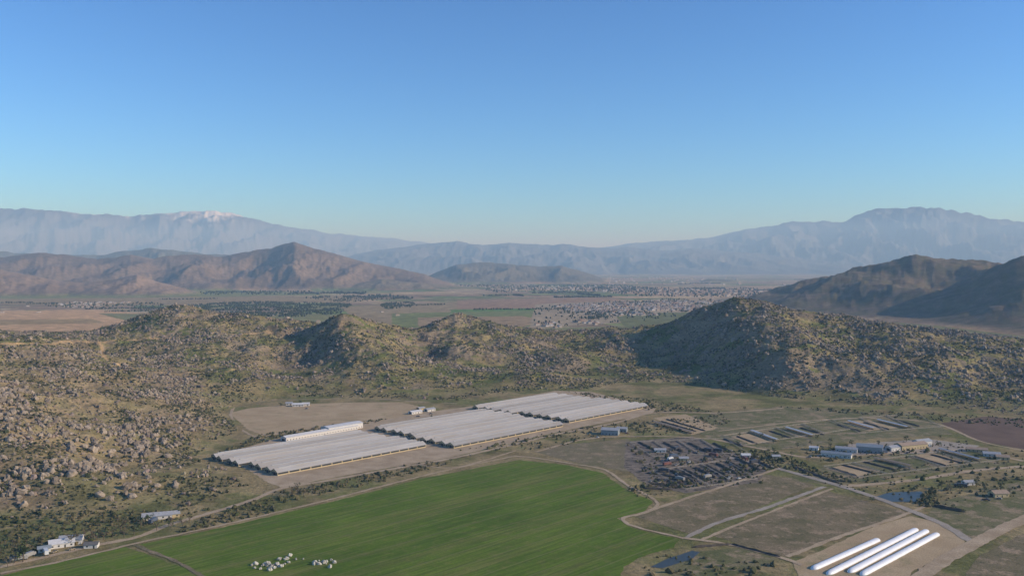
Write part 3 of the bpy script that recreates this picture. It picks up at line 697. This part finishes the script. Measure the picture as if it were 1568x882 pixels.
for n_,poly in [(110,[(300,800),(430,752),(690,705),(690,712),(430,772),(300,812)]),(200,[(940,652),(1110,634),(1120,650),(1000,668)]),(200,[(960,745),(1180,705),(1190,718),(980,765)]),(300,[(1100,690),(1300,745),(1300,735),(1180,690)]),(150,[(430,770),(560,745),(680,712),(660,705),(520,735),(420,752)]),(130,[(270,818),(420,785),(420,760),(300,795)]),(200,[(700,690),(860,660),(1000,640),(980,655),(830,690)]),
 (350,[(330,697),(420,672),(560,650),(600,640),(400,665)]),(300,[(870,600),(1000,612),(1090,630),(1200,628),(1010,632)]),(450,[(0,860),(200,815),(330,778),(180,785),(0,795)]),(250,[(1180,622),(1568,640),(1568,655),(1300,634)]),
 (300,[(960,680),(1160,700),(1170,740),(1000,752)]),(300,[(1240,735),(1568,690),(1568,760),(1420,775)]),(60,[(1000,850),(1200,860),(1150,885),(980,880)]),(120,[(1430,745),(1440,775),(1410,776),(1400,770)]),(200,[(1230,690),(1480,675),(1500,690),(1250,708)])]:
    L.append(inpix(n_,poly))
P=np.concatenate(L);n=len(P);size=np.clip(np.exp(rng.normal(.0,.4,n)),.5,2.2)
P=np.concatenate([P,(near_h(P[:,0],P[:,1])+size*.35)[:,None]],1);g=rng.random((n,1))
a=scatter(P,size,rng.uniform(.8,1.3,(n,3)),np.array([[.05,.06,.022]])*(1-g)+np.array([[.13,.105,.055]])*g,1,6,.3)
trimesh('valley_shrubs',*a,MS)
L=[]
for n_,poly in [(1300,[(255,470),(380,462),(540,466),(520,482),(430,487),(330,480)]),(260,[(460,456),(600,452),(640,458),(520,463)]),(160,[(580,466),(630,462),(640,470),(590,474)]),(120,[(60,466),(250,464),(255,472),(80,472)]),
 (700,[(700,437),(950,436),(1020,444),(760,448)]),(500,[(900,441),(1160,441),(1180,456),(960,454)]),(600,[(820,470),(1010,458),(1200,460),(1180,476),(1010,490),(810,503)]),(250,[(240,448),(420,446),(560,448),(560,451),(260,452)]),(200,[(1180,444),(1560,440),(1560,446)]),(120,[(900,478),(1000,474),(990,480),(880,492)]),(120,[(-300,470),(0,472),(0,478),(-300,478)]),(150,[(200,477),(300,474),(400,490),(300,492)])]:
    q=inpix(n_*2,poly);k=fbm(q[:,0]/120,q[:,1]/160,3,44)>-.06;L.append(q[k])
hr=[]
for _ in range(70):
    u_=rng.uniform(-100,1700);v_=rng.uniform(426,478);g_=G(u_,v_)
    an=.35+(0 if rng.random()<.7 else 1.57);ln=rng.uniform(120,500);k_=int(ln/7);t_=np.linspace(0,ln,k_)
    hr.append(np.stack([g_[0]+t_*math.cos(an)+rng.normal(0,2,k_),g_[1]+t_*math.sin(an)+rng.normal(0,2,k_)],1))
hr=np.concatenate(hr);hr=hr[(mid_h(hr[:,0],hr[:,1])<.5)&(far_h(hr[:,0],hr[:,1])[0]<.5)&(near_h(hr[:,0],hr[:,1])<.5)];L.append(hr)
P=np.concatenate(L);n=len(P);size=rng.uniform(2.0,4.2,n)*np.where(P[:,1]>5500,1.5,1)
Pt=np.concatenate([P,(size*1.05)[:,None]],1);P2=Pt+rng.normal(0,2.0,Pt.shape)*[1,1,.6]+[0,0,2.0]
Pt=np.concatenate([Pt,P2]);size=np.concatenate([size,size*.7]);n=len(Pt)
a=scatter(Pt,size,rng.uniform(.8,1.2,(n,3))*np.array([.9,.9,1.15]),np.array([[.04,.05,.025]])*rng.uniform(.7,1.5,(n,1)),1,6,.25,.1)
trimesh('distant_tree_mass',*a,MS)
def houses(name,items,mat):
    V=[];Fc=[];Cc=[]
    base=np.array([(-1,-1,0),(1,-1,0),(1,1,0),(-1,1,0),(-1,-1,1),(1,-1,1),(1,1,1),(-1,1,1)])
    for x,y,r,l,w,h,wc,rc in items:
        c,s=math.cos(r),math.sin(r);k=len(V)
        def T(px_,py_,pz): return (x+px_*c-py_*s,y+px_*s+py_*c,pz)
        for bx,by,bz in base: V.append(T(bx*l/2,by*w/2,bz*h));Cc.append(wc)
        Fc+=[(k,k+1,k+5),(k,k+5,k+4),(k+1,k+2,k+6),(k+1,k+6,k+5),(k+2,k+3,k+7),(k+2,k+7,k+6),(k+3,k,k+4),(k+3,k+4,k+7)]
        k=len(V);e=.6
        for bx,by in ((-1,-1),(1,-1),(1,1),(-1,1)): V.append(T(bx*(l/2+e),by*(w/2+e),h));Cc.append(rc)
        V.append(T(-l*.22,0,h+w*.22));V.append(T(l*.22,0,h+w*.22));Cc+=[rc,rc]
        Fc+=[(k,k+1,k+5),(k,k+5,k+4),(k+1,k+2,k+5),(k+2,k+3,k+4),(k+2,k+4,k+5),(k+3,k,k+4)]
    trimesh(name,[np.array(V)],[np.array(Fc)],[np.array(Cc)],mat)
items=[]
walls=[(.5,.43,.35),(.45,.37,.29),(.56,.51,.45),(.38,.31,.25)];roofs=[(.30,.18,.12),(.25,.19,.15),(.32,.29,.26),(.38,.25,.17),(.45,.42,.38)]
def street(poly,dx,dy,prob,sz=1.):
    P=[G(*p) for p in poly];c,s=math.cos(.35),math.sin(.35)
    x0,x1=min(p[0] for p in P),max(p[0] for p in P);y0,y1=min(p[1] for p in P),max(p[1] for p in P);R0=max(x1-x0,y1-y0);cx,cy_=(x0+x1)/2,(y0+y1)/2
    for i in range(int(-R0/dx),int(R0/dx)):
        for j in range(int(-R0/dy),int(R0/dy)):
            a=i*dx;b=j*dy*1.0+(18 if j%2 else 0)
            x=cx+a*c-b*s;y=cy_+a*s+b*c
            if random.random()<prob and inpoly(np.array([x]),np.array([y]),P)[0]:
                if pn(np.array([x/260.]),np.array([y/400.]),5)[0]<-.15: continue
                items.append((x+random.uniform(-3,3),y+random.uniform(-4,4),.35+random.choice([0,0,1.57]),random.uniform(13,19)*sz,random.uniform(10,14)*sz,random.uniform(3,6)*sz,random.choice(walls),random.choice(roofs)))
street([(850,468),(1000,461),(1185,463),(1175,474),(1020,487),(940,484),(870,476)],24,42,.8)
street([(812,496),(900,490),(925,497),(850,503)],24,40,.8)
street([(700,438),(940,438),(1000,447),(780,447)],70,110,.55,1.4)
street([(900,443),(1170,443),(1180,456),(960,453)],60,90,.35,1.2)
street([(90,464),(205,462),(210,471),(100,472)],30,50,.5,1.1)
street([(1180,430),(1560,432),(1560,442),(1200,445)],200,260,.4,1.8)
street([(820,425),(1120,424),(1160,436),(860,437)],200,300,.45,1.8)
street([(0,470),(80,468),(100,500),(0,502)],140,160,.25)
street([(380,480),(640,474),(640,492),(420,494)],120,150,.2)
houses('distant_town',items,attrmat('town_mat',.2,.0))

# ---------- individual valley trees ----------
MB=plain('bark_mat',(.12,.09,.06),.95)
def tree_mesh(kind,seed):
    r=random.Random(seed);V=[];Fc=[];mi=[]
    def limb(p,q,r0,r1):
        d=(q-p).normalized();s=d.orthogonal().normalized();t=d.cross(s);k=len(V);n=6
        for c,rad in ((p,r0),(q,r1)):
            for i in range(n): a=6.283*i/n;V.append(tuple(c+(s*math.cos(a)+t*math.sin(a))*rad))
        for i in range(n): j=(i+1)%n;Fc.append((k+i,k+j,k+n+j,k+n+i));mi.append(0)
    top=Vector((r.uniform(-.06,.06),r.uniform(-.06,.06),.45));limb(Vector((0,0,0)),top,.035,.022)
    tips=[]
    nl=9 if kind!='tall' else 12
    for i in range(nl):
        a=r.uniform(0,6.28);rad=r.uniform(.15,.36) if kind!='tall' else r.uniform(.06,.17);z=r.uniform(.4,.88) if kind!='tall' else r.uniform(.3,.95)
        st=Vector((top.x,top.y,min(z*.6,.45)));tip=Vector((math.cos(a)*rad,math.sin(a)*rad,z));limb(st,tip,.014,.005);tips.append(tip)
    nleaf=26 if kind!='bare' else 7
    for t in tips:
        cr=r.uniform(.09,.17)*(1 if kind!='tall' else .75)
        for i in range(nleaf):
            c=t+Vector((r.gauss(0,1),r.gauss(0,1),r.gauss(0,.75)))*cr*.55
            s=r.uniform(.018,.045);n=Vector((r.gauss(0,1),r.gauss(0,1),r.gauss(0,1)+.6)).normalized();a=n.orthogonal().normalized()*s;b=n.cross(a).normalized()*s
            k=len(V);V.extend([tuple(c-a-b),tuple(c+a-b*.7),tuple(c+a*.8+b),tuple(c-a*.9+b)]);Fc.append((k,k+1,k+2,k+3));mi.append(1 if r.random()<.6 else 2)
    if kind=='bare':
        for t in tips:
            for i in range(6): limb(t*.8,t+Vector((r.gauss(0,.08),r.gauss(0,.08),abs(r.gauss(.05,.06)))),.006,.002)
    me=bpy.data.meshes.new(kind+'_tree');me.from_pydata(V,[],Fc);me.materials.append(MB)
    for mm_ in LF[kind]: me.materials.append(mm_)
    me.polygons.foreach_set('material_index',mi);me.update();return me
l1=plain('leaf_dark',(.04,.06,.02),.8,.3);l2=plain('leaf_light',(.085,.11,.035),.8,.3);l3=plain('leaf_dry',(.15,.11,.06),.9,.3)
LF={'round':(l1,l2),'tall':(l1,l2),'bare':(l3,l2)}
TM={k:[tree_mesh(k,i*7+len(k)) for i in range(4)] for k in LF}
names={'round':'pepper_tree','tall':'eucalyptus_tree','bare':'bare_cottonwood_tree'}
def tree(u,v,kind,h):
    p=G(u,v);z=float(near_h(np.array([p[0]]),np.array([p[1]]))[0])
    o=link(bpy.data.objects.new(names[kind],random.choice(TM[kind])));o.location=(p[0],p[1],z-.1);o.rotation_euler[2]=random.uniform(0,6.28)
    w=random.uniform(.9,1.2);o.scale=(h*w,h*w,h)
for u,v,k,h in [(22,862,'round',11),(35,860,'tall',13),(12,868,'bare',8),(50,845,'round',8),(108,835,'bare',10),(120,830,'bare',9),(145,832,'bare',11),(158,826,'bare',9),(172,822,'bare',10),(185,815,'bare',12),(190,822,'bare',8),(205,818,'round',9),(215,808,'bare',10),(228,800,'round',8),(240,812,'bare',9),(262,808,'round',7),(280,806,'bare',8),(270,790,'round',7),(290,800,'bare',7),(300,808,'round',6),(130,822,'bare',8),(90,826,'round',7),(64,832,'bare',9),(40,836,'round',8),(20,845,'bare',9),(0,852,'round',9),(8,835,'round',8),(60,808,'round',6),(85,805,'bare',6),(150,805,'round',6),(180,800,'bare',7),
(448,760,'bare',10),(456,756,'bare',11),(465,760,'bare',9),(472,757,'round',6),(440,762,'round',6),(520,742,'bare',5),(540,746,'round',4),(570,738,'round',4),(655,712,'round',5),(690,708,'bare',5),(590,730,'bare',4),
(925,676,'round',5),(985,668,'round',6),(1108,690,'round',7),(1130,682,'round',6),(1190,700,'round',6),(1212,706,'round',6),(1258,690,'round',6),(1305,682,'round',7),(1345,682,'round',6),(1388,676,'round',7),(1425,680,'round',6),(1438,684,'round',7),(1330,696,'round',6),(1442,748,'round',7),(1455,752,'bare',7),(1470,750,'round',6),(1495,745,'round',8),(1508,752,'round',8),(1532,750,'round',8),(1545,756,'bare',7),(1428,756,'round',6),(1460,780,'round',5),(1475,786,'round',4),(1335,768,'round',5),
*[(random.uniform(1110,1480),random.uniform(668,705),'round',random.uniform(4,6.5)) for _ in range(26)],(480,748,'bare',6),(500,745,'round',5),(610,728,'bare',5),(635,722,'round',4),(720,700,'bare',4),(760,692,'round',4),(380,780,'bare',6),(350,788,'round',5),
(610,600,'round',6),(640,612,'round',6),(600,612,'round',5),(700,616,'round',6),(740,608,'round',6),(770,604,'round',5),(460,618,'round',6),(430,622,'round',6),(480,616,'round',5),(660,640,'round',5),(1000,616,'round',6),(1030,622,'round',7),(1050,626,'round',6),(1100,634,'round',5),(1140,628,'round',6),(1400,636,'round',6),(1440,642,'round',6)]: tree(u,v,k,h)

for (u,v,k_) in ((415,866,26),(495,862,18),(438,856,8)):
    c=G(u,v);n=k_;P=np.stack([c[0]+rng.normal(0,4.5,n),c[1]+rng.normal(0,3,n),np.full(n,.5)],1);size=rng.uniform(.4,1.5,n)
    a=scatter(P,size,rng.uniform(.8,1.3,(n,3)),np.array([[.48,.45,.38]])*rng.uniform(.6,1.2,(n,1)),2,4,.18);trimesh('rock_pile',*a,MR)

# ---------- haze: a real layer of scattering air over the valley ----------
def hazebox(name,z1,colr,dens,g):
    V=[];Fc=[];boxg(-90000,90000,-4000,100000,-60,z1,V,Fc)
    m=bpy.data.materials.new(name+'_mat');m.use_nodes=True;nt=m.node_tree;nt.nodes.clear()
    o=nt.nodes.new('ShaderNodeOutputMaterial');s=nt.nodes.new('ShaderNodeVolumeScatter');s.inputs['Color'].default_value=(*colr,1);s.inputs['Density'].default_value=dens;s.inputs['Anisotropy'].default_value=g
    nt.links.new(s.outputs[0],o.inputs['Volume']);obj(name,V,Fc,m)
hazebox('haze_air',1700,(.43,.70,1.0),6.0e-5,0.0)

# ---------- light ----------
SUN_EL,SUN_AZ=math.radians(22.5),math.radians(97)
w=bpy.data.worlds.new('World');scene.world=w;w.use_nodes=True;nt=w.node_tree
sk=nt.nodes.new('ShaderNodeTexSky');sk.sky_type='NISHITA';sk.sun_disc=False;sk.sun_elevation=SUN_EL;sk.sun_rotation=SUN_AZ;sk.altitude=400;sk.air_density=1.0;sk.dust_density=.2;sk.ozone_density=3.0
TINT=(.80*.14,1.10*.14,1.35*.14)
bg=nt.nodes['Background'];bg.inputs[1].default_value=.14
gm=nt.nodes.new('ShaderNodeGamma');gm.inputs[1].default_value=1.35;nt.links.new(mixc(nt,1,sk.outputs[0],TINT,'MULTIPLY'),gm.inputs[0])
nt.links.new(mixc(nt,1,gm.outputs[0],(1/.14,)*3,'MULTIPLY'),bg.inputs[0])
sl_=bpy.data.lights.new('sun','SUN');sl_.energy=5;sl_.angle=math.radians(.5);sl_.color=(1,.9,.75)
so=link(bpy.data.objects.new('sun',sl_))
d=Vector((math.sin(SUN_AZ)*math.cos(SUN_EL),math.cos(SUN_AZ)*math.cos(SUN_EL),math.sin(SUN_EL)))
so.rotation_euler=d.to_track_quat('Z','Y').to_euler();so.location=(0,0,500)
cam=bpy.data.cameras.new('camera');cam.lens=36*F/1568;cam.clip_end=300000;cam.clip_start=1
co=link(bpy.data.objects.new('camera',cam));co.location=(0,0,CAMH);co.rotation_euler=(math.pi/2-PITCH,0,0);scene.camera=co
scene.view_settings.view_transform='Standard';scene.view_settings.look='None';scene.view_settings.exposure=0
